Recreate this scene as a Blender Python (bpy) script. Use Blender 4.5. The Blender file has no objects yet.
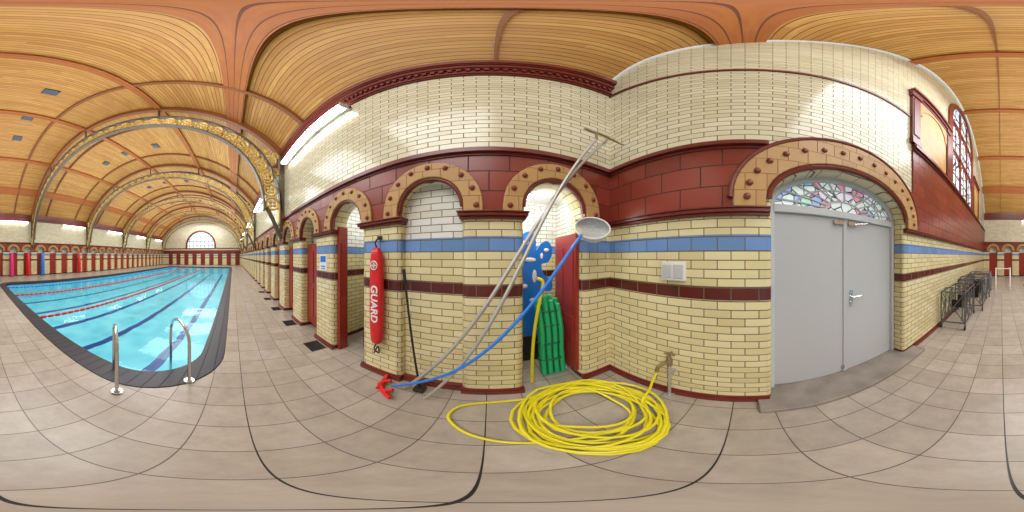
import bpy, bmesh, math, random
from mathutils import Matrix, Vector
random.seed(3)
S=bpy.context.scene
COL=S.collection
pi=math.pi
# ------------------------------------------------------------------ helpers
def nt(name):
    m=bpy.data.materials.new(name); m.use_nodes=True
    t=m.node_tree; b=t.nodes['Principled BSDF']
    return m,t,b
def N(t,typ,**kw):
    n=t.nodes.new(typ)
    for k,v in kw.items(): setattr(n,k,v)
    return n
def math_(t,op,a,b=None,c=None,clamp=False):
    n=t.nodes.new('ShaderNodeMath'); n.operation=op; n.use_clamp=clamp
    for i,v in enumerate((a,b,c)):
        if v is None: continue
        if hasattr(v,'is_output'): t.links.new(v,n.inputs[i])
        else: n.inputs[i].default_value=v
    return n.outputs[0]
def mixc(t,fac,a,b,blend='MIX'):
    n=t.nodes.new('ShaderNodeMix'); n.data_type='RGBA'; n.blend_type=blend
    for s,v in ((n.inputs[0],fac),(n.inputs[6],a),(n.inputs[7],b)):
        if hasattr(v,'is_output'): t.links.new(v,s)
        else: s.default_value=v if not isinstance(v,tuple) else (*v,1)
    return n.outputs[2]
def simple(name,col,rough=.5,metal=0,noise=.12,scale=8,emit=0,alpha=1):
    m,t,b=nt(name)
    g=N(t,'ShaderNodeNewGeometry'); nz=N(t,'ShaderNodeTexNoise'); nz.inputs['Scale'].default_value=scale
    nz.inputs['Detail'].default_value=3
    t.links.new(g.outputs['Position'],nz.inputs['Vector'])
    c=mixc(t,nz.outputs['Fac'],tuple(x*(1-noise) for x in col),tuple(min(1,x*(1+noise)) for x in col))
    t.links.new(c,b.inputs['Base Color'])
    b.inputs['Roughness'].default_value=rough; b.inputs['Metallic'].default_value=metal; b.inputs['Alpha'].default_value=alpha
    if emit:
        b.inputs['Emission Color'].default_value=(*col,1); b.inputs['Emission Strength'].default_value=emit
    return m
def wallcoord(t):
    g=N(t,'ShaderNodeNewGeometry')
    sp=N(t,'ShaderNodeSeparateXYZ'); t.links.new(g.outputs['Position'],sp.inputs[0])
    sn=N(t,'ShaderNodeSeparateXYZ'); t.links.new(g.outputs['True Normal'],sn.inputs[0])
    isx=math_(t,'GREATER_THAN',math_(t,'ABSOLUTE',sn.outputs[0]),.7)
    u=math_(t,'ADD',math_(t,'MULTIPLY',isx,sp.outputs[1]),math_(t,'MULTIPLY',math_(t,'SUBTRACT',1,isx),sp.outputs[0]))
    return g,sp,u
def mat_brick(name,bands,bw=.225,rh=.075,zoff=0,mortar=(.13,.10,.06),rough=.17,ms=.0045,var=(.82,.79,.68),zmax=5.,soffs=.5,courses=False):
    m,t,b=nt(name)
    g,sp,u=wallcoord(t)
    cb=N(t,'ShaderNodeCombineXYZ'); t.links.new(u,cb.inputs[0])
    z=sp.outputs[2]
    if courses:
        r=math_(t,'DIVIDE',math_(t,'MINIMUM',z,1.22),.07625)
        def seg(z0,dz,rows):
            k=math_(t,'DIVIDE',math_(t,'SUBTRACT',z,z0),dz,clamp=True)
            return math_(t,'MULTIPLY',k,rows)
        r=math_(t,'ADD',r,seg(1.22,.12,1)); r=math_(t,'ADD',r,seg(1.34,.30,4)); r=math_(t,'ADD',r,seg(1.64,.12,1))
        r=math_(t,'ADD',r,math_(t,'DIVIDE',math_(t,'MAXIMUM',math_(t,'SUBTRACT',z,1.76),0),.075))
        t.links.new(math_(t,'MULTIPLY',r,rh),cb.inputs[1])
    else:
        t.links.new(math_(t,'ADD',z,zoff),cb.inputs[1])
    br=N(t,'ShaderNodeTexBrick'); br.offset=soffs
    t.links.new(cb.outputs[0],br.inputs['Vector'])
    br.inputs['Color1'].default_value=(1,1,1,1); br.inputs['Color2'].default_value=(*var,1); br.inputs['Mortar'].default_value=(1,1,1,1)
    br.inputs['Scale'].default_value=1; br.inputs['Mortar Size'].default_value=ms; br.inputs['Mortar Smooth'].default_value=.2
    br.inputs['Brick Width'].default_value=bw; br.inputs['Row Height'].default_value=rh; br.inputs['Bias'].default_value=-.2
    rp=N(t,'ShaderNodeValToRGB'); rp.color_ramp.interpolation='CONSTANT'
    t.links.new(math_(t,'DIVIDE',z,zmax),rp.inputs[0])
    els=rp.color_ramp.elements
    els[0].position=0; els[0].color=(*bands[0][1],1)
    if len(bands)>1:
        els[1].position=bands[1][0]/zmax; els[1].color=(*bands[1][1],1)
        for zz,c in bands[2:]:
            e=els.new(zz/zmax); e.color=(*c,1)
    else:
        els[1].position=1; els[1].color=(*bands[0][1],1)
    c=mixc(t,1.,rp.outputs[0],br.outputs['Color'],'MULTIPLY')
    nz=N(t,'ShaderNodeTexNoise'); nz.inputs['Scale'].default_value=1.7; nz.inputs['Detail'].default_value=5
    t.links.new(g.outputs['Position'],nz.inputs['Vector'])
    c=mixc(t,math_(t,'MULTIPLY',nz.outputs['Fac'],.14),c,(.55,.45,.3),'MULTIPLY')
    c=mixc(t,br.outputs['Fac'],c,mortar)
    t.links.new(c,b.inputs['Base Color'])
    t.links.new(math_(t,'ADD',math_(t,'MULTIPLY',br.outputs['Fac'],.5),rough),b.inputs['Roughness'])
    bp=N(t,'ShaderNodeBump'); bp.inputs['Strength'].default_value=.5; bp.inputs['Distance'].default_value=.004
    t.links.new(math_(t,'SUBTRACT',1,br.outputs['Fac']),bp.inputs['Height']); t.links.new(bp.outputs[0],b.inputs['Normal'])
    return m
CREAM=(.80,.72,.43); CREAM2=(.82,.77,.57); DRED=(.12,.022,.018); BLUE=(.17,.33,.68)
M_brick=mat_brick('glazed_brick',[(0,DRED),(.076,CREAM),(1.22,DRED),(1.34,CREAM),(1.64,BLUE),(1.76,CREAM),(2.3,CREAM2)],courses=True)
M_white=mat_brick('white_glazed_brick',[(0,DRED),(.076,CREAM),(1.22,DRED),(1.34,CREAM),(1.64,BLUE),(1.76,(.84,.85,.82))],courses=True)
M_terra=mat_brick('red_terracotta',[(0,(.27,.042,.022))],bw=.36,rh=.215,zoff=-1.98,mortar=(.06,.02,.015),rough=.3,ms=.006,var=(.62,.46,.4))
M_redtrim=simple('red_glazed_trim',(.17,.024,.017),.3,noise=.25,scale=14)
M_tan=mat_brick('ochre_stone',[(0,(.54,.32,.12))],bw=.17,rh=.16,zoff=-1.98,mortar=(.3,.15,.06),rough=.5,ms=.004,var=(.85,.8,.7))
M_boss=simple('red_rosette',(.22,.04,.025),.4)
M_whitep=simple('white_paint',(.8,.8,.79),.4,noise=.04)
M_grey=simple('grey_door_paint',(.48,.50,.52),.38,noise=.03,scale=2)
M_greyf=simple('pale_grey_frame_paint',(.55,.58,.60),.4,noise=.04)
M_steel=simple('stainless_steel',(.7,.7,.7),.2,metal=1,noise=.05)
M_alu=simple('aluminium_tube',(.52,.52,.49),.4,metal=.6,noise=.15)
M_iron=simple('painted_iron',(.12,.095,.06),.4,noise=.3)
M_gold=simple('gilded_iron',(.74,.50,.16),.35,noise=.45,scale=20,metal=.15)
M_yel=simple('yellow_hose_rubber',(.78,.70,.02),.35,noise=.1)
M_bluep=simple('blue_plastic',(.015,.20,.75),.35)
M_redp=simple('red_plastic',(.65,.015,.02),.35,noise=.06)
M_black=simple('black_plastic',(.02,.02,.022),.45)
M_green=simple('green_foam',(.02,.45,.17),.6)
M_reddoor=simple('red_door_paint',(.30,.03,.018),.3,noise=.2)
M_coping=mat_brick('slate_coping_tile',[(0,(.035,.035,.05))],bw=.15,rh=.15,rough=.45,mortar=(.02,.02,.02))
M_tube=simple('fluorescent_tube',(1,1,.98),.3,emit=10)
M_rib=simple('brown_timber_rib',(.25,.085,.022),.55,noise=.25,scale=20)
M_conc=simple('stained_concrete',(.25,.22,.19),.7,noise=.5,scale=5)
M_brass=simple('old_brass',(.35,.27,.15),.4,metal=.7)

def mat_floor(name,col,mort,w,rough=.3):
    m,t,b=nt(name)
    g=N(t,'ShaderNodeNewGeometry'); sp=N(t,'ShaderNodeSeparateXYZ'); t.links.new(g.outputs['Position'],sp.inputs[0])
    cb=N(t,'ShaderNodeCombineXYZ')
    t.links.new(math_(t,'ADD',sp.outputs[0],-.09+60*w),cb.inputs[0]); t.links.new(math_(t,'ADD',sp.outputs[1],-.02+60*w),cb.inputs[1])
    br=N(t,'ShaderNodeTexBrick'); br.offset=0
    t.links.new(cb.outputs[0],br.inputs['Vector'])
    br.inputs['Color1'].default_value=(1,1,1,1); br.inputs['Color2'].default_value=(.84,.83,.80,1)
    br.inputs['Scale'].default_value=1; br.inputs['Mortar Size'].default_value=.0036; br.inputs['Mortar Smooth'].default_value=.1
    br.inputs['Brick Width'].default_value=w; br.inputs['Row Height'].default_value=w
    nz=N(t,'ShaderNodeTexNoise'); nz.inputs['Scale'].default_value=6; nz.inputs['Detail'].default_value=8; nz.inputs['Roughness'].default_value=.7
    t.links.new(g.outputs['Position'],nz.inputs['Vector'])
    c=mixc(t,nz.outputs['Fac'],tuple(x*.62 for x in col),tuple(x*1.38 for x in col))
    c=mixc(t,1.,c,br.outputs['Color'],'MULTIPLY')
    c=mixc(t,br.outputs['Fac'],c,mort)
    jx=math_(t,'LESS_THAN',math_(t,'ABSOLUTE',math_(t,'ADD',sp.outputs[0],-.09)),.0035)
    jy=math_(t,'LESS_THAN',math_(t,'ABSOLUTE',math_(t,'ADD',sp.outputs[1],-.02)),.003)
    c=mixc(t,math_(t,'MAXIMUM',jx,jy),c,(.015,.015,.015))
    t.links.new(c,b.inputs['Base Color'])
    b.inputs['Roughness'].default_value=rough
    bp=N(t,'ShaderNodeBump'); bp.inputs['Strength'].default_value=.3; bp.inputs['Distance'].default_value=.003
    t.links.new(math_(t,'SUBTRACT',1,br.outputs['Fac']),bp.inputs['Height']); t.links.new(bp.outputs[0],b.inputs['Normal'])
    return m
M_floor=mat_floor('beige_floor_tile',(.42,.375,.315),(.10,.085,.07),.3)

CX=-5.635; HW=7.065; RC=8.66; CZ=-.01
def zc(x): return CZ+math.sqrt(max(0,RC*RC-(x-CX)**2))
def mat_boards(name,c1,c2,c3,cg,pw=.105):
    m,t,b=nt(name)
    g=N(t,'ShaderNodeNewGeometry'); sp=N(t,'ShaderNodeSeparateXYZ'); t.links.new(g.outputs['Position'],sp.inputs[0])
    th=math_(t,'ARCTAN2',math_(t,'ADD',sp.outputs[0],-CX),math_(t,'ADD',sp.outputs[2],-CZ))
    s=math_(t,'MULTIPLY',th,RC/pw)
    fl=math_(t,'FLOOR',s); fr=math_(t,'FRACT',s)
    d=math_(t,'ABSOLUTE',math_(t,'SUBTRACT',fr,.5))
    groove=math_(t,'GREATER_THAN',d,.445)
    cb=N(t,'ShaderNodeCombineXYZ'); t.links.new(fl,cb.inputs[0])
    t.links.new(math_(t,'FLOOR',math_(t,'ADD',math_(t,'DIVIDE',sp.outputs[1],2.4),math_(t,'MULTIPLY',fl,.37))),cb.inputs[1])
    wn=N(t,'ShaderNodeTexWhiteNoise',noise_dimensions='3D'); t.links.new(cb.outputs[0],wn.inputs['Vector'])
    cb2=N(t,'ShaderNodeCombineXYZ'); t.links.new(math_(t,'MULTIPLY',s,2.),cb2.inputs[0]); t.links.new(math_(t,'MULTIPLY',sp.outputs[1],1.5),cb2.inputs[1]); t.links.new(fl,cb2.inputs[2])
    nz=N(t,'ShaderNodeTexNoise'); nz.inputs['Scale'].default_value=1.6; nz.inputs['Detail'].default_value=6
    t.links.new(cb2.outputs[0],nz.inputs['Vector'])
    c=mixc(t,wn.outputs['Value'],c1,c2)
    c=mixc(t,nz.outputs['Fac'],c,c3)
    c=mixc(t,groove,c,cg)
    t.links.new(c,b.inputs['Base Color']); b.inputs['Roughness'].default_value=.5
    bp=N(t,'ShaderNodeBump'); bp.inputs['Strength'].default_value=.5; bp.inputs['Distance'].default_value=.006
    t.links.new(math_(t,'SUBTRACT',1,groove),bp.inputs['Height']); t.links.new(bp.outputs[0],b.inputs['Normal'])
    return m
M_ceil=mat_boards('pine_board_ceiling',(.60,.29,.065),(.83,.48,.13),(.38,.155,.028),(.09,.032,.008))
M_pur=mat_boards('red_timber_purlin',(.48,.15,.025),(.55,.19,.035),(.34,.085,.014),(.16,.04,.01),pw=.13)
def mat_water():
    m=bpy.data.materials.new('pool_water'); m.use_nodes=True; t=m.node_tree; t.nodes.clear()
    o=N(t,'ShaderNodeOutputMaterial'); mx=N(t,'ShaderNodeMixShader'); tr=N(t,'ShaderNodeBsdfTransparent'); gl=N(t,'ShaderNodeBsdfGlossy')
    tr.inputs[0].default_value=(.86,.98,1,1); gl.inputs['Roughness'].default_value=.04; gl.inputs['Color'].default_value=(.75,.9,1,1)
    g=N(t,'ShaderNodeNewGeometry'); nz=N(t,'ShaderNodeTexNoise'); nz.inputs['Scale'].default_value=3.; nz.inputs['Detail'].default_value=2
    t.links.new(g.outputs['Position'],nz.inputs['Vector'])
    bp=N(t,'ShaderNodeBump'); bp.inputs['Strength'].default_value=.25; bp.inputs['Distance'].default_value=.02
    t.links.new(nz.outputs['Fac'],bp.inputs['Height']); t.links.new(bp.outputs[0],gl.inputs['Normal'])
    lw=N(t,'ShaderNodeLayerWeight'); lw.inputs['Blend'].default_value=.5
    f=math_(t,'ADD',math_(t,'MULTIPLY',math_(t,'POWER',lw.outputs['Facing'],5.),.55),.02)
    t.links.new(f,mx.inputs[0]); t.links.new(tr.outputs[0],mx.inputs[1]); t.links.new(gl.outputs[0],mx.inputs[2]); t.links.new(mx.outputs[0],o.inputs[0])
    return m
M_water=mat_water()
LANES=[-1.5,-3.2,-4.9,-6.6,-8.3]
def mat_pool():
    m,t,b=nt('turquoise_pool_tile')
    g=N(t,'ShaderNodeNewGeometry'); sp=N(t,'ShaderNodeSeparateXYZ'); t.links.new(g.outputs['Position'],sp.inputs[0])
    nz=N(t,'ShaderNodeTexVoronoi',feature='SMOOTH_F1'); nz.inputs['Scale'].default_value=2.2
    t.links.new(g.outputs['Position'],nz.inputs['Vector'])
    c=mixc(t,nz.outputs['Distance'],(.10,.50,.62),(.26,.72,.80))
    wv=N(t,'ShaderNodeTexNoise'); wv.inputs['Scale'].default_value=1.3; t.links.new(g.outputs['Position'],wv.inputs['Vector'])
    xx=math_(t,'ADD',sp.outputs[0],math_(t,'MULTIPLY',math_(t,'SUBTRACT',wv.outputs['Fac'],.5),.16))
    mk=None
    for L in LANES:
        k=math_(t,'LESS_THAN',math_(t,'ABSOLUTE',math_(t,'ADD',xx,-L)),.11)
        mk=k if mk is None else math_(t,'MAXIMUM',mk,k)
    iny=math_(t,'MULTIPLY',math_(t,'GREATER_THAN',sp.outputs[1],2.3),math_(t,'LESS_THAN',sp.outputs[1],22.8))
    fl=math_(t,'LESS_THAN',sp.outputs[2],-.99)
    c=mixc(t,math_(t,'MULTIPLY',math_(t,'MULTIPLY',mk,iny),fl),c,(.008,.04,.22))
    t.links.new(c,b.inputs['Base Color']); b.inputs['Roughness'].default_value=.3
    return m
M_pool=mat_pool()
def mat_stained(name,sc_,pal,em):
    m,t,b=nt(name)
    g=N(t,'ShaderNodeNewGeometry'); vo=N(t,'ShaderNodeTexVoronoi'); vo.inputs['Scale'].default_value=sc_; t.links.new(g.outputs['Position'],vo.inputs['Vector'])
    ve=N(t,'ShaderNodeTexVoronoi',feature='DISTANCE_TO_EDGE'); ve.inputs['Scale'].default_value=sc_; t.links.new(g.outputs['Position'],ve.inputs['Vector'])
    sc=N(t,'ShaderNodeSeparateColor'); t.links.new(vo.outputs['Color'],sc.inputs[0])
    rp=N(t,'ShaderNodeValToRGB'); rp.color_ramp.interpolation='CONSTANT'; t.links.new(sc.outputs[0],rp.inputs[0])
    e=rp.color_ramp.elements; e[0].color=(*pal[0][1],1); e[1].position=pal[1][0]; e[1].color=(*pal[1][1],1)
    for p,cc in pal[2:]:
        q=e.new(p); q.color=(*cc,1)
    c=mixc(t,math_(t,'LESS_THAN',ve.outputs['Distance'],.05),rp.outputs[0],(.05,.05,.06))
    t.links.new(c,b.inputs['Base Color']); t.links.new(c,b.inputs['Emission Color']); b.inputs['Emission Strength'].default_value=em; b.inputs['Roughness'].default_value=.15  # emission stands in for light coming through from behind the panes
    return m
M_stain=mat_stained('stained_leaded_glass',9,[(0,(.75,.85,.85)),(.45,(.35,.5,.85)),(.6,(.8,.35,.5)),(.72,(.4,.75,.55)),(.82,(.8,.72,.9))],.35)
M_stain2=mat_stained('leaded_window_glass',2.5,[(0,(.75,.85,.95)),(.6,(.6,.75,.9)),(.8,(.85,.8,.65)),(.9,(.5,.7,.6))],.8)
M_glass=simple('frosted_daylight_glass',(.72,.83,.92),.2,emit=.75,noise=.05)

def link(o,parent=None):
    COL.objects.link(o)
    if parent: o.parent=parent
    return o
def group(name):
    e=bpy.data.objects.new(name,None); e.empty_display_size=.1; COL.objects.link(e); return e
def mesh_obj(name,v,f,mat,smooth=False,parent=None):
    me=bpy.data.meshes.new(name); me.from_pydata([tuple(p) for p in v],[],f); me.update()
    me.materials.append(mat)
    if smooth: me.polygons.foreach_set('use_smooth',[True]*len(me.polygons))
    o=bpy.data.objects.new(name,me); return link(o,parent)
class MB:
    def __init__(s): s.v=[];s.f=[]
    def add(s,v,f):
        n=len(s.v); s.v+=[tuple(p) for p in v]; s.f+=[[i+n for i in q] for q in f]
    def box(s,x0,x1,y0,y1,z0,z1):
        v=[(x,y,z) for x in (x0,x1) for y in (y0,y1) for z in (z0,z1)]
        s.add(v,[(0,1,3,2),(4,6,7,5),(0,4,5,1),(2,3,7,6),(0,2,6,4),(1,5,7,3)])
    def tube(s,pts,r,n=8,closed=False,cap=True):
        pts=[Vector(p) for p in pts]; m=len(pts); rings=[]
        up=None
        for i,p in enumerate(pts):
            a=pts[i-1] if (i>0 or closed) else p; b=pts[(i+1)%m] if (i<m-1 or closed) else p
            d=(b-a).normalized()
            if up is None:
                up=d.orthogonal().normalized()
            else:
                up=(up-d*up.dot(d))
                if up.length<1e-5: up=d.orthogonal()
                up.normalize()
            q=d.cross(up); rr=r[i] if isinstance(r,(list,tuple)) else r
            rings.append([p+up*math.cos(2*pi*k/n)*rr+q*math.sin(2*pi*k/n)*rr for k in range(n)])
        v=[x for R in rings for x in R]; f=[]
        for i in range(m if closed else m-1):
            j=(i+1)%m
            for k in range(n):
                f.append((i*n+k,i*n+(k+1)%n,j*n+(k+1)%n,j*n+k))
        if cap and not closed:
            f.append(tuple(range(n))[::-1]); f.append(tuple((m-1)*n+k for k in range(n)))
        s.add(v,f)
    def sphere(s,c,rx,ry,rz,nu=12,nv=8):
        v=[];f=[]
        for j in range(nv+1):
            ph=-pi/2+pi*j/nv
            for i in range(nu):
                a=2*pi*i/nu
                v.append((c[0]+rx*math.cos(ph)*math.cos(a),c[1]+ry*math.cos(ph)*math.sin(a),c[2]+rz*math.sin(ph)))
        for j in range(nv):
            for i in range(nu):
                f.append((j*nu+i,j*nu+(i+1)%nu,(j+1)*nu+(i+1)%nu,(j+1)*nu+i))
        s.add(v,f)
    def obj(s,name,mat,smooth=False,parent=None,bevel=0,ang=40):
        o=mesh_obj(name,s.v,s.f,mat,smooth,parent)
        bm=bmesh.new(); bm.from_mesh(o.data); bmesh.ops.recalc_face_normals(bm,faces=bm.faces); bm.to_mesh(o.data); bm.free()
        if smooth: o.data.set_sharp_from_angle(angle=math.radians(ang))
        if bevel:
            md=o.modifiers.new('bevel','BEVEL'); md.width=bevel; md.segments=3; md.limit_method='ANGLE'
        return o
def catmull(pts,n=8,closed=False):
    P=[Vector(p) for p in pts]; m=len(P); out=[]
    for i in range(m if closed else m-1):
        if closed: a,b,c,d=P[i-1],P[i],P[(i+1)%m],P[(i+2)%m]
        else: a,b,c,d=P[max(i-1,0)],P[i],P[i+1],P[min(i+2,m-1)]
        for k in range(n):
            t=k/n
            out.append(.5*((2*b)+(c-a)*t+(2*a-5*b+4*c-d)*t*t+(3*b-a-3*c+d)*t**3))
    if not closed: out.append(P[-1])
    return out
def shape(name,outer,holes,lo,hi,plane,mat,bevel=0,parent=None,smooth=True):
    cu=bpy.data.curves.new(name+'_c','CURVE'); cu.dimensions='2D'; cu.fill_mode='BOTH'
    for lp in [outer]+list(holes):
        sp=cu.splines.new('POLY'); sp.points.add(len(lp)-1)
        for i,p in enumerate(lp): sp.points[i].co=(p[0],p[1],0,1)
        sp.use_cyclic_u=True
    cu.extrude=(hi-lo)/2-bevel; cu.bevel_depth=bevel; cu.bevel_resolution=3
    if bevel: cu.offset=-bevel
    tmp=bpy.data.objects.new('t',cu); COL.objects.link(tmp)
    dg=bpy.context.evaluated_depsgraph_get()
    me=bpy.data.meshes.new_from_object(tmp.evaluated_get(dg)); 
    bpy.data.objects.remove(tmp)
    mid=(lo+hi)/2
    if plane=='X': M=Matrix(((0,0,1,mid),(1,0,0,0),(0,1,0,0),(0,0,0,1)))
    elif plane=='Y': M=Matrix(((1,0,0,0),(0,0,-1,mid),(0,1,0,0),(0,0,0,1)))
    else: M=Matrix.Translation((0,0,mid))
    me.transform(M); me.materials.clear(); me.materials.append(mat); me.name=name
    if smooth:
        me.polygons.foreach_set('use_smooth',[True]*len(me.polygons)); me.set_sharp_from_angle(angle=math.radians(35))
    o=bpy.data.objects.new(name,me); return link(o,parent)
def box(name,x0,x1,y0,y1,z0,z1,mat,bevel=0,parent=None):
    b=MB(); b.box(x0,x1,y0,y1,z0,z1); return b.obj(name,mat,False,parent,bevel)
def arc(cx,cz,rx,rz,a0,a1,n):
    return [(cx+rx*math.cos(a0+(a1-a0)*i/n),cz+rz*math.sin(a0+(a1-a0)*i/n)) for i in range(n+1)]

# ------------------------------------------------------------------ dims
XR=1.43; XL=-12.7; YN=-1.31; YF=28.0
PITCH=1.17; OC=[-.62+PITCH*k for k in range(25)]; OW=.305; SPR=2.05
def notch_path(cs,z0,spr,w,r,n=14):
    p=[]
    for c in cs:
        p.append((c-w,z0)); p+= [(c-r*math.cos(pi*i/n),spr+r*math.sin(pi*i/n)) for i in range(n+1)]; p.append((c+w,z0))
    return p
ed=[YN]+sum([[c-OW,c+OW] for c in OC],[])+[YF]
# ------------------------------------------------------------------ side walls
for side,xa in (('right',XR),('left',XL)):
    sg=1 if side=='right' else -1
    def rng(d0,d1):
        a,b=xa+sg*d0,xa+sg*d1; return (min(a,b),max(a,b))
    outer=[(-1.65,-.1)]+notch_path(OC,-.1,SPR,OW,OW)+[(YF+.4,-.1),(YF+.4,5.3),(-1.65,5.3)]
    shape('wall_'+side,outer,[],*rng(0,.3),'X',M_brick,bevel=.065)
    o2=[(YN,1.98)]+notch_path(OC,1.98,SPR,OW+.01,OW+.01)+[(YF,1.98),(YF,2.62),(YN,2.62)]
    shape('trim_terracotta_'+side,o2,[],*rng(-.025,.04),'X',M_terra)
    g=group('trim_arch_rings_'+side)
    bo=MB()
    for i,c in enumerate(OC):
        ring=[(c-.5,1.99)]+[(c-.5*math.cos(pi*k/16),SPR+.5*math.sin(pi*k/16)) for k in range(17)]+[(c+.5,1.99)]
        ring+=[(c+.33,1.99)]+[(c+.33*math.cos(pi*k/16),SPR+.33*math.sin(pi*k/16)) for k in range(17)]+[(c-.33,1.99)]
        shape('arch_ring_%d'%i,ring,[],*rng(-.05,-.015),'X',M_tan,bevel=.01,parent=g)
        if i<14:
            for k in range(9):
                a=pi*(k+.0)/8; bo.sphere((xa-sg*.055,c-.44*math.cos(a),SPR+.44*math.sin(a)),.018,.026,.026,8,5)
    bo.obj('rosettes',M_boss,True,g)
    mo=MB()
    for i,c in enumerate(OC):
        mo.tube([(xa-sg*.015,c-.315*math.cos(pi*k/16),SPR+.315*math.sin(pi*k/16)) for k in range(17)],.022,6)
    for k in range(0,len(ed),2):
        a,b=ed[k],ed[k+1]
        for (z0,z1,d) in ((1.93,1.955,.03),(1.955,1.985,.055),(1.985,2.0,.07)):
            lo,hi=rng(-d,.1); mo.box(lo,hi,a-(d*.5 if k else 0),b+d*.5,z0,z1)
    mo.obj('trim_impost_'+side,M_redtrim,True,bevel=.006)
    st=MB()
    for (z0,z1,d) in ((2.60,2.63,.04),(2.63,2.67,.075),(2.67,2.70,.05)):
        lo,hi=rng(-d,.1); st.box(lo,hi,YN,YF,z0,z1)
    st.obj('trim_string_'+side,M_redtrim)
    cn=MB()
    for (z0,z1,d) in ((4.46,4.50,.03),(4.50,4.53,.05),(4.53,4.68,.03),(4.68,4.72,.06),(4.72,4.82,.08),(4.82,4.86,.10),(4.86,5.0,.12)):
        lo,hi=rng(-d,.05); cn.box(lo,hi,YN,YF,z0,z1)
    y=YN+.03
    while y<YF:
        lo,hi=rng(-.06,0); cn.box(lo,hi,y,y+.04,4.61,4.675); y+=.08
        if y>12: y+=.08
    cn.obj('trim_cornice_'+side,M_redtrim)
    for i,c in enumerate(OC):
        if side=='right' and i in (0,1,2): continue
        lo,hi=rng(.14,.18)
        b=MB(); b.box(lo,hi,c-OW,c+OW,.12,1.85)
        for (a0,a1,b0,b1) in ((-.23,-.02,.3,.95),(.02,.23,.3,.95),(-.23,-.02,1.05,1.7),(.02,.23,1.05,1.7)):
            l2,h2=rng(.125,.15); b.box(l2,h2,c+a0,c+a1,b0,b1)
        b.obj('door_cubicle_%s_%d'%(side,i),M_reddoor,bevel=.005)
    lo,hi=rng(.3,.34)
    if side=='left': box('wall_left_back',lo,hi,YN-.3,YF,0,2.6,M_white)
    else: box('wall_right_back',lo,hi,OC[3]-.5,YF,0,2.6,M_white)
box('wall_niche_infill',XR+.085,XR+.2,OC[1]-OW-.02,OC[1]+OW+.02,0,2.4,M_white)
def room(n,y0,y1,xb,zt):
    box('wall_cubicle_back_%d'%n,xb,xb+.05,y0,y1,0,zt,M_white)
    box('wall_cubicle_sidea_%d'%n,XR+.3,xb,y0-.05,y0,0,zt,M_white)
    box('wall_cubicle_sideb_%d'%n,XR+.3,xb,y1,y1+.05,0,zt,M_white)
    box('ceiling_cubicle_%d'%n,XR+.3,xb+.05,y0-.05,y1+.05,zt,zt+.05,M_whitep)
room(0,-1.2,-.08,2.75,2.55); room(2,1.14,2.28,2.75,2.55)

# ------------------------------------------------------------------ end walls
DC=-1.065; DW=.845; DS=2.08; DR=.42
top=[(x,zc(x)+.05) for x in [XR+.3-(XR+.3-(XL-.3))*i/48 for i in range(49)]]
outer=[(XL-.3,-.1),(DC-DW,-.1)]+[(DC-DW*math.cos(pi*k/24),DS+DR*math.sin(pi*k/24)) for k in range(25)]+[(DC+DW,-.1),(XR+.3,-.1)]+top
win=[(CX-1.45,3.7),(CX+1.45,3.7)]+arc(CX,6.6,1.45,1.45,0,pi,24)
shape('wall_near',outer,[win],YN-.3,YN,'Y',M_brick,bevel=.05)
outerf=[(XL-.3,-.1),(XR+.3,-.1)]+top
winf=[(CX-2.4,3.0),(CX+2.4,3.0)]+arc(CX,3.4,2.4,2.4,0,pi,28)
shape('wall_far',outerf,[winf],YF,YF+.3,'Y',M_brick)
def ell(cx,z0,rx,rz,n=28): return [(cx-rx*math.cos(pi*k/n),z0+rz*math.sin(pi*k/n)) for k in range(n+1)]
o=[(-12.7,1.98),(DC-1.0,1.98)]+ell(DC,DS,1.0,.5)+[(DC+1.0,1.98),(XR,1.98),(XR,2.62),(-2.15,2.62),(-2.15,3.5),(-12.7,3.5)]
shape('trim_terracotta_near',o,[],YN-.02,YN+.025,'Y',M_terra)
g=group('trim_door_arch')
ring=[(DC-1.16,1.99)]+ell(DC,DS,1.16,.78)+[(DC+1.16,1.99),(DC+.9,1.99)]+ell(DC,DS,.9,.47)[::-1]+[(DC-.9,1.99)]
shape('arch_stone_ring',ring,[],YN+.01,YN+.06,'Y',M_tan,bevel=.01,parent=g)
ro=MB()
for k in range(17):
    a=pi*(k)/16; ro.sphere((DC-1.05*math.cos(a),YN+.065,DS+.64*math.sin(a)),.03,.018,.03,8,5)
ro.obj('rosettes',M_boss,True,g)
mo=MB(); mo.tube([(x,YN+.045,z) for x,z in ell(DC,DS,1.18,.80)],.026,8); mo.tube([(x,YN+.03,z) for x,z in ell(DC,DS,.875,.445)],.026,8)
mo.obj('roll_moulding',M_redtrim,True,g)
st=MB()
for (z0,z1,d) in ((2.60,2.63,.04),(2.63,2.67,.075),(2.67,2.70,.05)):
    st.box(DC+.88,XR,YN-.05,YN+d,z0,z1)
for (z0,z1,d) in ((1.93,1.955,.03),(1.955,1.985,.055),(1.985,2.0,.07)):
    st.box(DC+DW+.02,XR,YN-.05,YN+d,z0,z1); st.box(XL,DC-DW-.02,YN-.05,YN+d,z0,z1)
for (z0,z1,d) in ((3.50,3.55,.05),(3.55,3.62,.09),(3.62,3.66,.06)):
    st.box(XL,-2.15,YN-.05,YN+d,z0,z1)
st.box(-2.1,XR,YN-.02,YN+.02,4.42,4.48)
for x0,x1 in ((-2.35,-2.1),(-3.88,-3.68),(-7.60,-7.4),(-9.17,-8.92)):
    st.box(x0,x1,YN-.02,YN+.05,3.66,5.3); st.box(x0-.03,x1+.03,YN-.02,YN+.08,5.3,5.42); st.box(x0-.02,x1+.02,YN-.02,YN+.07,3.66,3.8)
    st.box(x0+.03,x1-.03,YN-.02,YN+.065,3.9,5.2)
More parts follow.
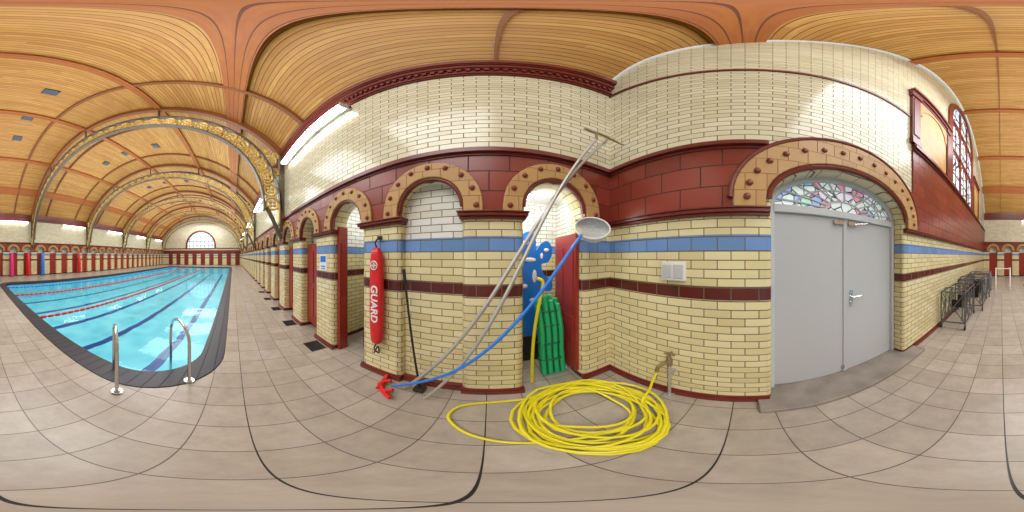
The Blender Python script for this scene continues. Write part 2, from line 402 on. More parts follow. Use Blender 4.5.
for x0,x1 in ((-3.9,-2.1),(-9.17,-7.37)):
    st.box(x0-.04,x1+.04,YN-.02,YN+.08,5.42,5.52); st.box(x0,x1,YN-.02,YN+.05,5.3,5.42); st.box(x0-.05,x1+.05,YN-.02,YN+.12,5.52,5.6)
st.obj('trim_terracotta_mouldings_near',M_redtrim,bevel=.004)
M_panel=simple('varnished_pine_panel',(.62,.34,.10),.4,noise=.3,scale=4)
for x0,x1,n in ((-3.68,-2.35,1),(-8.92,-7.60,2)):
    box('trim_timber_panel_%d'%n,x0,x1,YN-.01,YN+.02,3.66,5.3,M_panel)
    xm=(x0+x1)/2; sh=[(x0,4.75)]+ell(xm,4.75,.57,.45)+[(x1,4.75),(x1,5.3),(x0,5.3)]
    shape('trim_panel_arch_%d'%n,sh,[],YN-.01,YN+.04,'Y',M_tan,bevel=.008)
sur=[(CX-1.75,3.66),(CX-1.45,3.66)]+ell(CX,6.6,1.45,1.45)+[(CX+1.45,3.66),(CX+1.75,3.66)]+ell(CX,6.6,1.75,1.66)[::-1]
shape('trim_window_surround_near',sur,[],YN-.02,YN+.05,'Y',M_redtrim,bevel=.01)
g=group('window_1')
shape('glass',win,[],YN-.05,YN-.03,'Y',M_stain2,parent=g)
b=MB(); ym=YN-.02
for x in (-.5,.5): b.box(CX+x-.06,CX+x+.06,ym-.02,ym+.04,3.7,7.75)
b.box(CX-1.45,CX+1.45,ym-.02,ym+.04,5.07,5.17); b.box(CX-1.45,CX+1.45,ym-.02,ym+.045,6.5,6.62)
for x in (-.98,0,.98):
    for z in (4.6,6.05): b.tube([(CX+x+.42*math.cos(pi*k/12),ym,z+.42*math.sin(pi*k/12)) for k in range(13)],.035,6)
    b.box(CX+x-.015,CX+x+.015,ym-.02,ym+.01,3.7,6.5)
for z in (4.2,5.6,7.1): b.box(CX-1.3,CX+1.3,ym-.02,ym+.01,z-.015,z+.015)
b.obj('terracotta_mullions',M_redtrim,parent=g)
g=group('window_2')
shape('glass',winf,[],YF+.14,YF+.16,'Y',M_glass,parent=g)
b=MB(); mul=YF+.1
for k in range(-3,4): b.box(CX+k*.68-.05,CX+k*.68+.05,mul-.03,mul+.03,3.0,3.35+math.sqrt(2.4**2-(k*.68)**2))
for z in (3.4,4.2,5.0):
    w=math.sqrt(2.4**2-(z-3.4)**2); b.box(CX-w,CX+w,mul-.03,mul+.03,z-.05,z+.05)
b.obj('glazing_bars',simple('grey_window_bars',(.35,.4,.45),.4),parent=g)
sf=[(CX-2.7,3.0),(CX-2.4,3.0)]+ell(CX,3.4,2.4,2.4)+[(CX+2.4,3.0),(CX+2.7,3.0)]+ell(CX,3.4,2.7,2.7)[::-1]
shape('trim_window_surround_far',sf,[],YF-.08,YF+.02,'Y',M_redtrim)
b=MB(); b.box(XL,XR,YF-.06,YF+.01,2.0,2.6); b.box(XL,XR,YF-.1,YF+.01,2.85,3.0)
for k in range(9):
    x=XL+1.1+k*1.5; b.box(x,x+.75,YF-.05,YF+.01,0,1.98)
b.obj('trim_band_far',M_redtrim)
for n,yy in (('near',YN+.02),('far',YF-.03)):
    b=MB(); b.tube([(x,yy,zc(x)-.03) for x in [XR-.02-(XR-XL-.04)*i/60 for i in range(61)]],.03,6); b.obj('trim_vault_edge_'+n,M_whitep,True)

# ------------------------------------------------------------------ ceiling vault
v=[];f=[];ns=96;ny=8
for j in range(ny+1):
    for i in range(ns+1):
        x=XR+.35-(XR-XL+.7)*i/ns; v.append((x,YN-.3+(YF-YN+.6)*j/ny,zc(x)))
for j in range(ny):
    for i in range(ns):
        a=j*(ns+1)+i; f.append((a,a+1,a+ns+2,a+ns+1))
mesh_obj('ceiling',v,f,M_ceil,True)
def longi(b,x0,x1,drop):
    n=4; sec=[(x0+(x1-x0)*i/n) for i in range(n+1)]
    top_=[(x,zc(x)+.02) for x in sec]; bot=[(x,zc(x)-drop) for x in sec][::-1]
    pr=top_+bot; m=len(pr)
    v=[(x,YN,z) for x,z in pr]+[(x,YF,z) for x,z in pr]
    f=[(k,(k+1)%m,(k+1)%m+m,k+m) for k in range(m)]
    b.add(v,f)
b=MB(); longi(b,-.17,.23,.12); longi(b,-11.5,-11.1,.12)
longi(b,CX-.1,CX+.1,.12); longi(b,-2.28,-2.07,.12); longi(b,-9.20,-8.99,.12)
b.obj('ceiling_purlins',M_pur)
TY=[4.45+5.7*k for k in range(5)]; TY[4]=27.3
def rib(b,y,w,drop,n=80):
    v=[];f=[]
    for i in range(n+1):
        x=XR-.0-(XR-XL)*i/n; a=math.atan2(x-CX,zc(x)-CZ)
        for (yy,rr) in ((y-w/2,RC+.01),(y-w/2,RC-drop),(y+w/2,RC-drop),(y+w/2,RC+.01)):
            v.append((CX+rr*math.sin(a),yy,CZ+rr*math.cos(a)))
    for i in range(n):
        for k in range(3): f.append((i*4+k,i*4+k+1,(i+1)*4+k+1,(i+1)*4+k))
    b.add(v,f)
b=MB()
for ty in TY:
    rib(b,ty,.16,.2)
    if ty-1.5>YN: rib(b,ty-1.5,.11,.1)
    if ty-4.5>YN+.2: rib(b,ty-4.5,.025,.03)
    if ty<20: rib(b,ty+1.3,.08,.08)
b.obj('ceiling_ribs',M_rib,True)
b=MB();b2=MB()
for k in range(5):
    y=1.9+5.7*k
    for x in (-3.9,-5.9,-7.5):
        a=math.atan2(x-CX,zc(x)-CZ); t_=Vector((math.cos(a),0,-math.sin(a))); n_=Vector((math.sin(a),0,math.cos(a)))
        c=Vector((x,y,zc(x)))-n_*.02
        vv=[c+t_*sx*.17+Vector((0,sy*.22,0))-n_*o_ for sx in(-1,1) for sy in (-1,1) for o_ in (0,.03)]
        b.add(vv,[(0,1,3,2),(4,6,7,5),(0,4,5,1),(2,3,7,6),(0,2,6,4),(1,5,7,3)])
        for q in range(5):
            oo=-.13+.065*q; vv=[c+t_*(oo+sx*.012)+Vector((0,sy*.2,0))-n_*o_ for sx in(-1,1) for sy in (-1,1) for o_ in (.03,.045)]
            b2.add(vv,[(0,1,3,2),(4,6,7,5),(0,4,5,1),(2,3,7,6),(0,2,6,4),(1,5,7,3)])
g=group('ceiling_vent_grilles'); b.obj('frames',simple('vent_dark',(.04,.05,.06),.5),parent=g); b2.obj('louvres',simple('vent_louvre',(.16,.2,.24),.4),parent=g)

# ------------------------------------------------------------------ iron arch trusses
for k,ty in enumerate(TY):
    g=group('iron_arch_truss')
    ch=MB(); go=MB()
    for rx,rz in ((7.0,5.0),(6.52,4.52)):
        pts=[(CX+rx*math.cos(pi*i/72),2.9+rz*math.sin(pi*i/72)) for i in range(73)]; v=[];f=[]
        for i,(x,z) in enumerate(pts):
            nx,nz=(x-CX)/rx,(z-2.9)/rz
            for (dy,dr) in ((-.09,0),(-.09,.045),(.09,.045),(.09,0)): v.append((x-nx*dr,ty+dy,z-nz*dr))
        for i in range(len(pts)-1):
            for q in range(4): f.append((i*4+q,i*4+(q+1)%4,(i+1)*4+(q+1)%4,(i+1)*4+q))
        ch.add(v,f)
    nr=34
    for i in range(nr):
        a=pi*(i+.5)/nr; x=CX+6.735*math.cos(a); z=2.9+4.735*math.sin(a); r=.18
        m=16 if k<2 else 8
        go.tube([(x+r*math.cos(2*pi*q/m),ty,z+r*math.sin(2*pi*q/m)) for q in range(m)],.04,5 if k<2 else 4,closed=True)
        if k<2:
            for q in range(4):
                aa=pi/4+q*pi/2+a; go.sphere((x+.08*math.cos(aa),ty,z+.08*math.sin(aa)),.06,.03,.06,8,5)
        a2=pi*(i+1)/nr
        if i<nr-1: go.sphere((CX+6.84*math.cos(a2),ty,2.9+4.84*math.sin(a2)),.05,.03,.05,6,4); go.sphere((CX+6.63*math.cos(a2),ty,2.9+4.63*math.sin(a2)),.05,.03,.05,6,4)
    for sg,xw in ((1,XR),(-1,XL)):
        ch.box(min(xw-sg*.14,xw),max(xw-sg*.14,xw),ty-.09,ty+.09,2.3,4.95)
        ch.tube([(xw-sg*.05,ty,2.1),(xw-sg*.16,ty,2.25),(xw-sg*.32,ty,2.65),(xw-sg*.5,ty,3.0)],.06,6)
        for (dx,z,r) in ((.42,4.62,.2),(.24,4.2,.12),(.86,4.98,.16),(.22,4.85,.1),(1.3,5.55,.16),(.6,4.98,.1)):
            m=16; go.tube([(xw-sg*dx+r*math.cos(2*pi*q/m),ty,z+r*math.sin(2*pi*q/m)) for q in range(m)],.035,5,closed=True)
            go.tube([(xw-sg*dx+r*.5*math.cos(2*pi*q/m),ty,z+r*.5*math.sin(2*pi*q/m)) for q in range(m)],.03,5,closed=True)
        go.box(min(xw-sg*.18,xw-sg*.14),max(xw-sg*.18,xw-sg*.14),ty-.12,ty+.12,2.5,3.1)
    for x in (-2.17,CX,-9.1):
        ztop=zc(x)-.05; zb=2.9+5.0*math.sqrt(1-((x-CX)/7.0)**2); ch.tube([(x,ty,zb),(x,ty,ztop)],.04,6)
    ch.obj('chords',M_iron,False,g); go.obj('ornament_rings',M_gold,True,g)

# ------------------------------------------------------------------ wall lights
for sg,xw in ((1,XR),(-1,XL)):
    for k in range(5):
        y0=1.6+5.7*k; y1=y0+2.5
        if y1>27.5: continue
        g=group('fluorescent_batten_light')
        a=xw-sg*.06; c=xw-sg*.14
        box('housing',min(a,xw),max(a,xw),y0,y1,4.30,4.40,M_whitep,.01,g)
        b=MB(); b.tube([(c,y0+.03,4.35),(c,y1-.03,4.35)],.05,10); b.obj('diffuser_tube',M_tube,True,g)
        b=MB()
        for yy in (y0,y0+.85,y0+1.65,y1-.03): b.box(min(c-.055,xw),max(c+.055,xw),yy,yy+.03,4.295,4.405)
        b.obj('end_caps',M_greyf,False,g)

# ------------------------------------------------------------------ floor and pool
def rr(x0,x1,y0,y1,r,n=12):
    p=[]
    for cx,cy,a in ((x1-r,y0+r,-pi/2),(x1-r,y1-r,0),(x0+r,y1-r,pi/2),(x0+r,y0+r,pi)):
        p+=[(cx+r*math.cos(a+pi/2*i/n),cy+r*math.sin(a+pi/2*i/n)) for i in range(n+1)]
    return p
PO=rr(-9.75,-.12,1.2,23.8,1.15); PI=rr(-9.42,-.45,1.53,23.47,.85); PM=rr(-9.5,-.37,1.45,23.55,.9)
shape('floor',[(XL-.4,YN-.6),(3.0,YN-.6),(3.0,YF+.3),(XL-.4,YF+.3)],[PM],-.12,0,'Z',M_floor,smooth=False)
shape('trim_pool_coping',PO,[PI],-.15,.012,'Z',M_coping,bevel=.01)
n=len(PM); v=[(x,y,-.12) for x,y in PI]+[(x,y,-1.0) for x,y in PI]
f=[(i,(i+1)%n,(i+1)%n+n,i+n) for i in range(n)]+[tuple(range(n,2*n))]
mesh_obj('swimming_pool_basin',v,f,M_pool)
wp=rr(-9.43,-.44,1.52,23.48,.85); mesh_obj('pool_water',[(x,y,-.11) for x,y in wp],[tuple(range(len(wp)))],M_water)
def rope(x,mat):
    b=MB(); y=1.6
    b.tube([(x,1.55,-.07),(x,23.4,-.07)],.012,6)
    while y<23.3:
        b.tube([(x,y,-.065),(x,y+.03,-.065),(x,y+.15,-.065),(x,y+.18,-.065)],[.02,.042,.042,.02],8); y+=.21
    b.obj('lane_rope',mat,True)
rope(-3.9,M_redp); rope(-6.6,M_redp); rope(-8.3,M_bluep)
g=group('pool_ladder')
D=Vector((-.707,.707,0))
for i,(bx,by) in enumerate(((-.95,1.10),(-.44,1.60))):
    B=Vector((bx,by,0.012)); b=MB()
    pts=[B,B+Vector((0,0,.35)),B+Vector((0,0,.60)),B+D*.04+Vector((0,0,.72)),B+D*.15+Vector((0,0,.80)),B+D*.30+Vector((0,0,.80)),B+D*.42+Vector((0,0,.72)),B+D*.47+Vector((0,0,.58)),B+D*.48+Vector((0,0,.2)),B+D*.48+Vector((0,0,-.9))]
    b.tube(catmull(pts,6),.019,12); b.tube([B,B+Vector((0,0,.012))],.055,16); b.tube([B+Vector((0,0,.012)),B+Vector((0,0,.04))],.034,12)
    b.obj('handrail_%d'%i,M_steel,True,g)
b=MB()
for z in (-.25,-.5,-.75):
    b.tube([(-.95-.34,1.10+.34,z),(-.44-.34,1.60+.34,z)],.025,8)
b.obj('rungs',M_steel,True,g)
for y in (2.28,3.45,4.6,5.8,7.0):
    b=MB()
    for q in range(12): b.box(XR-.3,XR-.06,y-.14+q*.025,y-.13+q*.025,.0,.006)
    b.box(XR-.31,XR-.05,y-.15,y+.17,0,.003)
    b.obj('floor_drain_grate',M_black)

# ------------------------------------------------------------------ double door
g=group('door_1')
yd=YN-.2
for i,(x0,x1) in enumerate(((DC-DW+.05,DC-.004),(DC+.004,DC+DW-.05))):
    box('leaf_%d'%i,x0,x1,yd-.05,yd,.05,2.02,M_grey,.006,g)
b=MB(); b.box(DC-.02,DC+.03,yd,yd+.012,.05,2.02)
b.obj('meeting_strip',M_grey,parent=g)
fr=[(DC-DW-.01,0),(DC-DW-.01,DS)]+ell(DC,DS,DW+.01,DR+.01)+[(DC+DW+.01,0),(DC+DW-.05,0),(DC+DW-.05,DS)]+ell(DC,DS,DW-.05,DR-.05)[::-1]+[(DC-DW+.05,0)]
shape('frame',fr,[],yd-.08,yd+.04,'Y',M_greyf,bevel=.008,parent=g)
box('transom',DC-DW+.03,DC+DW-.03,yd-.06,yd+.04,2.02,2.10,M_greyf,.008,g)
gl=[(DC-DW+.05,2.1)]+ell(DC,DS,DW-.05,DR-.05)[1:-1]+[(DC+DW-.05,2.1)]
shape('stained_glass_fanlight',gl,[],yd-.04,yd-.02,'Y',M_stain,parent=g)
b=MB()
for k in range(-5,6):
    a=pi/2+k*.27; ca,sa=math.cos(a),math.sin(a)
    b.tube([(DC+.25*ca,yd-.01,2.1+.12*sa),(DC+(DW-.06)*ca,yd-.01,2.09+(DR-.06)*sa)],.011,5)
b.tube([(x,yd-.01,z) for x,z in ell(DC,2.1,.26,.13)],.012,5); b.tube([(x,yd-.01,z) for x,z in ell(DC,2.09,.58,.27)],.011,5)
b.obj('fanlight_bars',M_greyf,True,g)
b=MB(); b.box(DC-.1,DC-.06,yd,yd+.01,1.0,1.2)
b.tube([(DC-.08,yd,1.12),(DC-.08,yd+.05,1.12),(DC-.1,yd+.055,1.12),(DC-.2,yd+.055,1.12)],.01,8)
b.tube([(DC-.08,yd,1.05),(DC-.08,yd+.02,1.05)],.014,10)
b.obj('lever_handle',M_steel,True,g)
b=MB(); b.box(DC-.16,DC-.03,yd,yd+.035,1.95,1.99); b.box(DC+.03,DC+.16,yd,yd+.035,1.95,1.99); b.tube([(DC-.12,yd+.03,1.97),(DC-.3,yd+.05,2.0),(DC-.4,yd+.02,2.05)],.008,6)
b.box(DC+.02,DC+.05,yd,yd+.02,.1,.16)
b.obj('door_closers',M_steel,parent=g)
box('wall_lobby_back',DC-1.2,DC+1.2,YN-.6,YN-.55,-.1,3,M_whitep)
b=MB(); b.box(-2.2,-.1,YN-.3,-1.1,0,.045)
b.obj('door_step_slab',M_conc,bevel=.015)
b=MB(); 
for z0,z1,d in ((0,.055,.03),(.055,.085,.015)):
    b.box(-.2,XR,YN-.02,YN+d,z0,z1); b.box(XL,-2.2,YN-.02,YN+d,z0,z1)
b.obj('baseboard_near',M_redtrim)
b=MB()
for z0,z1,d in ((0,.055,.03),(.055,.085,.015)):
    for k in range(0,len(ed),2):
        if ed[k]<YF: b.box(XR-d,XR+.02,ed[k],ed[k+1],z0,z1)
    b.box(XR+.05-d,XR+.1,OC[1]-OW,OC[1]+OW,z0,z1)
b.obj('baseboard_right',M_redtrim)

g=group('wall_socket_box')
box('backbox',.49,.72,YN,YN+.04,1.385,1.55,M_whitep,.008,g)
box('plate_left',.615,.705,YN+.04,YN+.05,1.41,1.525,M_greyf,.006,g); box('plate_right',.505,.595,YN+.04,YN+.05,1.41,1.525,M_greyf,.006,g)
g=group('standpipe_tap')
b=MB(); tx=.62
b.tube([(tx,YN+.07,0),(tx,YN+.07,.52)],.016,10); b.tube([(tx,YN+.07,0),(tx,YN+.07,.015)],.05,12)
b.box(tx-.03,tx+.03,YN,YN+.08,.38,.41)
b.obj('pipe',M_alu,True,g)
b=MB(); b.tube([(tx,YN+.07,.5),(tx,YN+.07,.58),(tx,YN+.07,.6),(tx,YN+.07,.63)],[.026,.03,.02,.012],10)
b.tube(catmull([(tx,YN+.07,.55),(tx+.02,YN+.13,.56),(tx+.05,YN+.17,.53),(tx+.06,YN+.18,.47)],5),.018,8)
b.tube([(tx-.05,YN+.07,.645),(tx+.05,YN+.07,.645)],.01,6); b.tube([(tx,YN+.02,.645),(tx,YN+.12,.645)],.01,6)
b.obj('valve_head',M_brass,True,g)
# ------------------------------------------------------------------ hose coil
b=MB(); pts=[]
hc=Vector((.90,-.65)); turns=14
for i in range(turns*26):
    a=2*pi*i/26; t=i/26
    R=.27+.22*abs(math.sin(t*.83))+.018*math.sin(a*2+t)+.014*math.sin(a*3+2*t)
    ox=.045*math.sin(t*1.7); oy=.05*math.cos(t*2.3)
    z=.018+.022*(t/turns)*4.0*(.6+.4*math.sin(a+t))
    pts.append((min(1.37,hc.x+ox+R*1.0*math.cos(a)),hc.y+oy+R*.95*math.sin(a),max(.016,z)))
tap_end=[(.68,-1.13,.46),(.70,-1.10,.35),(.72,-1.08,.2),(.74,-1.02,.08)]
tail=[(1.28,-.35,.03),(1.27,-.1,.016),(1.24,.1,.016),(1.16,.23,.016),(1.02,.26,.016),(.88,.17,.016),(.78,.05,.016),(.71,-.1,.016),(.68,-.25,.016),(.64,-.45,.03),(.60,-.68,.05)]
st0=int(26*.62)
allp=catmull(tap_end+[pts[st0]],5)[:-1]+pts[st0+1:]
full=[Vector(p) for p in allp]+[Vector(p) for p in catmull([pts[-1]]+tail,6)][1:]
b.tube(full,.0125,8); b.obj('yellow_garden_hose',M_yel,True)

# ------------------------------------------------------------------ poles
g=group('telescopic_pool_poles')
b=MB()
b.tube([(1.31,.74,.03),(1.25,-1.10,3.03)],.017,10); b.tube([(1.20,.50,.05),(1.21,-.93,2.92)],.015,10)
b.tube([(1.31,.74,.03),(1.302,.48,.453)],.02,10)
b.obj('aluminium_poles',M_alu,True,g)
b=MB(); b.tube(catmull([(1.20,-.80,3.03),(1.24,-.90,3.07),(1.25,-1.05,3.09),(1.22,-1.2,3.05),(1.17,-1.27,3.0)],6),.014,8); b.tube([(1.21,-.93,2.92),(1.245,-.96,3.07)],.012,6); b.tube([(1.24,-1.04,2.93),(1.245,-1.12,3.07)],.01,6)
b.obj('brush_head',M_brass,True,g)
g=group('leaf_skimmer_net')
b=MB(); b.tube(catmull([(1.25,.85,.05),(1.19,.3,.52),(1.15,-.22,1.13),(1.16,-.74,1.78)],10),.014,10); b.obj('blue_pole',M_bluep,True,g)
c=Vector((1.18,-.87,1.86)); b=MB()
w_=Vector((-.57,-.82,-.1)).normalized(); u_=Vector((.82*.6,-.57*.6,.8)); u_=(u_-w_*u_.dot(w_)).normalized(); nn=u_.cross(w_)
RX,RY=.16,.14
def rim(k): 
    a=2*pi*k/28; return u_*RY*math.sin(a)+w_*RX*math.cos(a)
b.tube([c+rim(k) for k in range(28)],.008,6,closed=True); b.obj('rim',M_whitep,True,g)
v=[];f=[]
if nn.z>0: nn=-nn
for j in range(6):
    r=math.cos(pi/2*j/5.4); 
    for k in range(28): v.append(c+rim(k)*r+nn*.12*math.sin(pi/2*j/5.4)+Vector((0,0,-.02*j/5)))
for j in range(5):
    for k in range(28): f.append((j*28+k,j*28+(k+1)%28,(j+1)*28+(k+1)%28,(j+1)*28+k))
mesh_obj('net_bag',v,f,simple('white_mesh_net',(.50,.55,.58),.6,noise=.35,scale=60,alpha=.62),True,g)
g=group('red_pool_brush')
b=MB()
for (x,y,a) in ((1.27,.97,.3),(1.14,.86,1.0)):
    ca,sa=math.cos(a),math.sin(a)
    pts=[(x+ca*s,y+sa*s,.035+.02*(abs(s)/.14)**2) for s in (-.14,-.09,-.03,.03,.09,.14)]
    b.tube(pts,[.018,.026,.03,.03,.026,.018],8)
    b.tube([(x,y,.05),(x+.03,y-.08,.09)],.02,8)
b.obj('brush_body',M_redp,True,g)
b=MB()
for q in range(14): 
    s=-.12+q*.018; b.tube([(1.27+math.cos(.3)*s,.97+math.sin(.3)*s,.03),(1.27+math.cos(.3)*s,.97+math.sin(.3)*s,.002)],.008,5)
b.obj('bristles',M_whitep,False,g)
g=group('floor_squeegee')
b=MB(); b.tube([(1.39,.80,1.47),(1.37,.62,.06)],.012,8); b.tube([(1.39,.80,1.47),(1.387,.785,1.33)],.017,8); b.obj('handle',M_black,True,g)
box('blade',1.30,1.40,.56,.66,.0,.06,M_black,.008,g)

# ------------------------------------------------------------------ rescue buoy
g=group('rescue_buoy'); bx=1.36; by=1.12
v=[];f=[];zs=[(.56,.02),(.565,.045),(.59,.062),(.66,.072),(.8,.082),(1.1,.086),(1.4,.083),(1.56,.075),(1.64,.06),(1.68,.04),(1.69,.02)]
nn_=20
for z,w in zs:
    for k in range(nn_):
        a=2*pi*k/nn_; cx_=abs(math.cos(a))**.7*math.copysign(1,math.cos(a)); sx_=abs(math.sin(a))**.7*math.copysign(1,math.sin(a))
        v.append((bx+.048*sx_*min(1,w/.06),by+w*cx_,z))
for j in range(len(zs)-1):
    for k in range(nn_): f.append((j*nn_+k,j*nn_+(k+1)%nn_,(j+1)*nn_+(k+1)%nn_,(j+1)*nn_+k))
f.append(tuple(range(nn_))[::-1]); f.append(tuple((len(zs)-1)*nn_+k for k in range(nn_)))
mesh_obj('float_body',v,f,M_redp,True,g)
tc=bpy.data.curves.new('guard','FONT'); tc.body='GUARD'; tc.size=.125; tc.extrude=.002; tc.align_x='CENTER'; tc.align_y='CENTER'; tc.offset=.003
to=bpy.data.objects.new('t',tc); COL.objects.link(to); me=bpy.data.meshes.new_from_object(to.evaluated_get(bpy.context.evaluated_depsgraph_get())); bpy.data.objects.remove(to)
M=Matrix(((0,0,-1,bx-.05),(0,-1,0,by),(-1,0,0,1.07),(0,0,0,1)))
me.transform(M)
me.materials.clear(); me.materials.append(M_whitep); o=bpy.data.objects.new('lettering',me); link(o,g)
b=MB(); b.tube([(bx-.05,by+.045*math.cos(2*pi*k/20),1.5+.045*math.sin(2*pi*k/20)) for k in range(20)],.006,5,closed=True); b.box(bx-.054,bx-.048,by-.03,by+.03,1.492,1.508); b.box(bx-.054,bx-.048,by-.008,by+.008,1.47,1.53)
b.obj('emblem',M_whitep,False,g)
b=MB(); b.tube(catmull([(bx,by,1.69),(bx,by+.02,1.75),(bx+.03,by,1.8)],5),.01,6); b.tube(catmull([(bx,by,.56),(bx-.02,by+.02,.48),(bx,by-.03,.42),(bx+.02,by,.5),(bx-.01,by+.03,.4)],5),.009,6); b.box(bx+.03,XR+.0,by-.02,by+.02,1.78,1.82)
b.obj('strap_and_hook',M_black,False,g)
g=group('safety_sign')
box('plate',XR-.006,XR,2.2,2.42,1.36,1.62,M_whitep,parent=g)
b=MB(); b.box(XR-.009,XR-.006,2.23,2.39,1.5,1.6); b.box(XR-.009,XR-.006,2.25,2.37,1.42,1.44); b.box(XR-.009,XR-.006,2.25,2.37,1.385,1.4); b.obj('print',M_bluep,parent=g)

# ------------------------------------------------------------------ storage cubicle contents
g=group('blue_splash_board')
ol=catmull([(-.42,.42,0),(-.33,.75,0),(-.44,.98,0),(-.30,1.2,0),(-.42,1.36,0),(-.33,1.62,0),(-.40,1.84,0),(-.52,1.93,0),(-.62,1.82,0),(-.62,1.68,0),(-.70,1.78,0),(-.80,1.80,0),(-.86,1.66,0),(-.80,1.52,0),(-.70,1.48,0),(-.74,1.34,0),(-.85,1.26,0),(-.84,1.12,0),(-.72,1.1,0),(-.78,.9,0),(-.82,.7,0),(-.76,.42,0)],5,True)
shape('board',[(p.x,p.y) for p in ol],[],2.09,2.115,'X',M_bluep,bevel=.006,parent=g)
b=MB()
for (y,z,r,r2) in ((-.48,1.78,.045,.035),(-.54,1.55,.08,.03),(-.6,1.33,.03,.09),(-.46,1.2,.045,.03),(-.77,1.68,.04,.025),(-.58,1.0,.05,.03),(-.43,1.5,.02,.05),(-.70,1.6,.02,.04)): b.sphere((2.088,y,z),.006,r,r2,12,6)
b.obj('white_splashes',M_whitep,True,g)
b=MB(); b.box(2.08,2.2,-.78,-.42,.0,.45); b.obj('stand',M_black,False,g,.01)
g=group('green_pool_noodles')
b=MB()
for i in range(8):
    y=-.80+.075*(i%4)+.01; x=1.67+.06*(i//4)
    pts=catmull([(x,y-.03,.03),(x+.01,y-.01,.4),(x-.015,y+.01,.75),(x,y+.05,1.05+.05*(i%3))],6)
    b.tube(pts,.031,10)
b.obj('tubes',M_green,True,g)
b=MB()
for z in (.3,.55,.8,.98): b.tube([(1.70+.07*math.cos(2*pi*k/20),-.68+.025*z+.145*math.sin(2*pi*k/20),z) for k in range(20)],.01,5,closed=True)
b.obj('ties',simple('dark_green',(.01,.15,.07),.6),True,g)
b=MB(); b.tube(catmull([(1.56,-.42,.02),(1.57,-.43,.5),(1.58,-.46,.85),(1.60,-.52,1.15),(1.63,-.56,1.32),(1.65,-.50,1.36)],7),.018,10); b.obj('yellow_foam_noodle',M_yel,True)
g=group('door_2')
b=MB(); b.box(1.50,2.06,-.925,-.885,.12,1.85)
b.box(1.55,1.76,-.885,-.875,.3,.9); b.box(1.8,2.0,-.885,-.875,.3,.9); b.box(1.55,1.76,-.885,-.875,1.0,1.7); b.box(1.8,2.0,-.885,-.875,1.0,1.7); b.obj('leaf',M_reddoor,False,g,.006)
g=group('door_3')
b=MB(); b.box(1.50,1.66,1.955,2.012,.0,2.05); b.box(1.53,1.63,1.945,1.955,.25,.95); b.box(1.53,1.63,1.945,1.955,1.05,1.8); b.obj('leaf',M_reddoor,False,g,.006)
b=MB(); b.tube([(2.3,-.5,2.54),(2.3,-.5,2.50),(2.3,-.5,2.47)],[.13,.13,.09],20); b.obj('cubicle_ceiling_lamp',simple('lamp_diffuser',(1,1,.97),.3,emit=8),True)
g=group('storage_crate')
b=MB(); b.box(1.85,2.2,1.45,1.8,.0,.04); 
for z in (.04,.14,.24): b.box(1.85,2.2,1.45,1.465,z,z+.06); b.box(1.85,2.2,1.785,1.8,z,z+.06); b.box(1.85,1.865,1.45,1.8,z,z+.06); b.box(2.185,2.2,1.45,1.8,z,z+.06)
for x in (1.85,2.17):
    for y in (1.45,1.77): b.box(x,x+.03,y,y+.03,0,.3)
b.obj('crate',M_black,False,g,.003)

# ------------------------------------------------------------------ metal frame trolleys along near wall
M_chr=simple('chromed_tube',(.16,.16,.17),.35,metal=.6)
def trolley(x1,x0,h,yb):
    g=group('metal_storage_trolley'); b=MB(); w=MB(); bl=MB()
    ya=YN+.08
    for y in (ya,yb):
        for x in (x0,x1): b.tube([(x,y,.1),(x,y,h)],.016,8)
        b.tube([(x0,y,.16),(x1,y,.16)],.016,8); b.tube([(x0,y,h),(x1,y,h)],.016,8)
        m=3
        for k in range(m):
            xa=x0+(x1-x0)*k/m; xb_=x0+(x1-x0)*(k+1)/m
            b.tube([(xa,y,.16),(xb_,y,h-.05)],.01,6); b.tube([(xb_,y,.16),(xa,y,h-.05)],.01,6)
    for x in (x0,x1):
        b.tube([(x,ya,.16),(x,yb,.16)],.016,8); b.tube([(x,ya,h),(x,yb,h)],.016,8)
        b.tube([(x,ya,.16),(x,yb,h)],.01,6); b.tube([(x,yb,.16),(x,ya,h)],.01,6)
        b.tube(catmull([(x,ya+.1,h),(x+.05,ya+.12,h+.1),(x+.05,yb-.12,h+.1),(x,yb-.1,h)],4),.012,6)
        for y in (ya,yb):
            w.tube([(x,y-.015,.05),(x,y+.015,.05)],.05,14); b.tube([(x,y,.1),(x,y,.05)],.01,6)
    k=0; x=x0+.15
    while x<x1-.1:
        t=.07*math.sin(k*1.9)
        for y in (ya+.05,yb-.08):
            b.tube([(x,y,.2),(x+.1+t,y,.5),(x+.0+t,y,h-.03)],.009,6)
            b.tube([(x+.12,y,.2),(x-.02+t,y,h-.2)],.009,6)
        b.tube([(x+t,ya+.05,h-.03),(x+t,yb-.08,h-.03)],.009,6)
        if k%2==0: bl.box(x+t*.5,x+.012+t*.5,ya+.1,yb-.12,.38,.56)
        x+=.27; k+=1
    b.obj('tube_frame',M_chr,True,g); w.obj('castors',M_black,True,g); bl.obj('chair_seats',M_black,False,g)
trolley(-3.2,-4.3,.84,-.72); trolley(-4.55,-5.9,.92,-.52); trolley(-6.2,-7.4,.90,-.45)
g=group('white_handrail')
b=MB()
for yy in (-.25,.45):
    b.tube(catmull([(-8.4,yy,0),(-8.4,yy,.7),(-8.35,yy,.95),(-8.1,yy,1.0),(-7.9,yy,.85),(-7.7,yy,.4),(-7.7,yy,0)],6),.024,8)
b.tube([(-8.35,-.25,.95),(-8.35,.45,.95)],.024,8)
b.obj('rails',M_whitep,True,g)
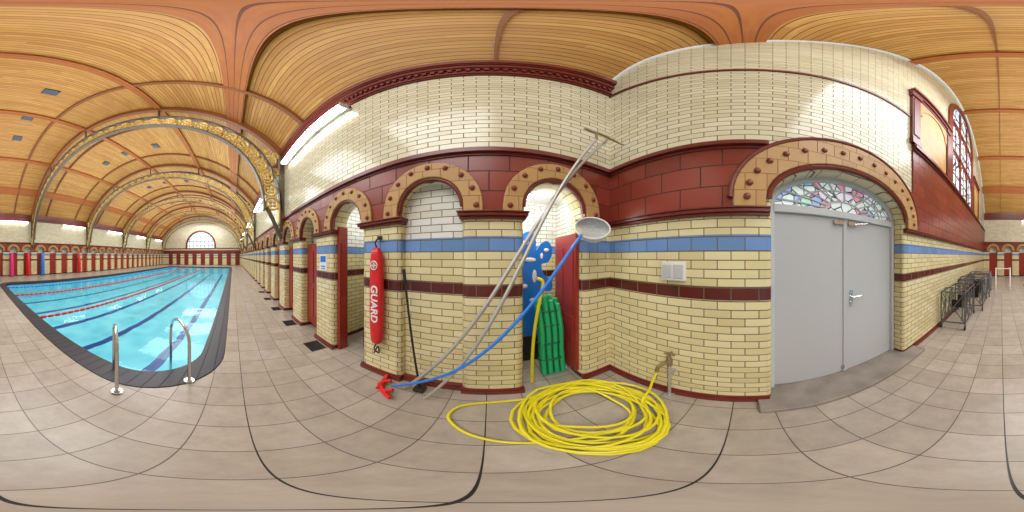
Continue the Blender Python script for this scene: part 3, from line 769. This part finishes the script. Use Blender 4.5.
M_pink=simple('pink_foam',(.75,.03,.22),.5)
for (y,m) in ((2.7,M_pink),(4.05,M_redp),(5.3,M_bluep),(9.0,M_redp)):
    b=MB(); 
    b.tube([(XL+.30,y,.02),(XL+.30,y,.06),(XL+.27,y,.9),(XL+.24,y,1.75),(XL+.24,y,1.9)],[.1,.16,.17,.13,.04],12)
    b.obj('foam_float_tube',m,True)

# ------------------------------------------------------------------ lights
def area(name,loc,rot,sx,sy,p,col=(.93,.96,1)):
    l=bpy.data.lights.new(name,'AREA'); l.shape='RECTANGLE'; l.size=sx; l.size_y=sy; l.energy=p; l.color=col
    o=bpy.data.objects.new(name,l); o.location=loc; o.rotation_euler=rot; COL.objects.link(o); return o
for k in range(5):
    y=1.7+5.7*k
    area('fill_overhead',(CX+1.0,y,7.3),(0,0,0),6,3.5,450)  # added overhead fill light per bay, no fixture hangs here
    area('fill_upward',(CX,y,4.3),(pi,0,0),9,4,240,(.97,.97,1))  # added fill light aimed up to brighten the vault, no real fitting
l=bpy.data.lights.new('cubicle_lamp','POINT'); l.energy=20; l.shadow_soft_size=.1; o=bpy.data.objects.new('cubicle_lamp',l); o.location=(1.95,-.45,2.3); COL.objects.link(o)
l=bpy.data.lights.new('cubicle_lamp','POINT'); l.energy=10; l.shadow_soft_size=.1; o=bpy.data.objects.new('cubicle_lamp',l); o.location=(2.3,1.7,2.35); COL.objects.link(o)
w=bpy.data.worlds.new('w'); S.world=w; w.use_nodes=True; w.node_tree.nodes['Background'].inputs[0].default_value=(.75,.86,1,1); w.node_tree.nodes['Background'].inputs[1].default_value=1
S.view_settings.view_transform='Standard'; S.view_settings.exposure=0
cd=bpy.data.cameras.new('camera'); cd.type='PANO'
try: cd.panorama_type='EQUIRECTANGULAR'
except Exception: pass
try: cd.cycles.panorama_type='EQUIRECTANGULAR'
except Exception: pass
cd.clip_start=.01
co=bpy.data.objects.new('camera',cd); co.location=(0,0,1.6); co.rotation_euler=(pi/2,0,-math.radians((512-233)/1024*360)); COL.objects.link(co); S.camera=co
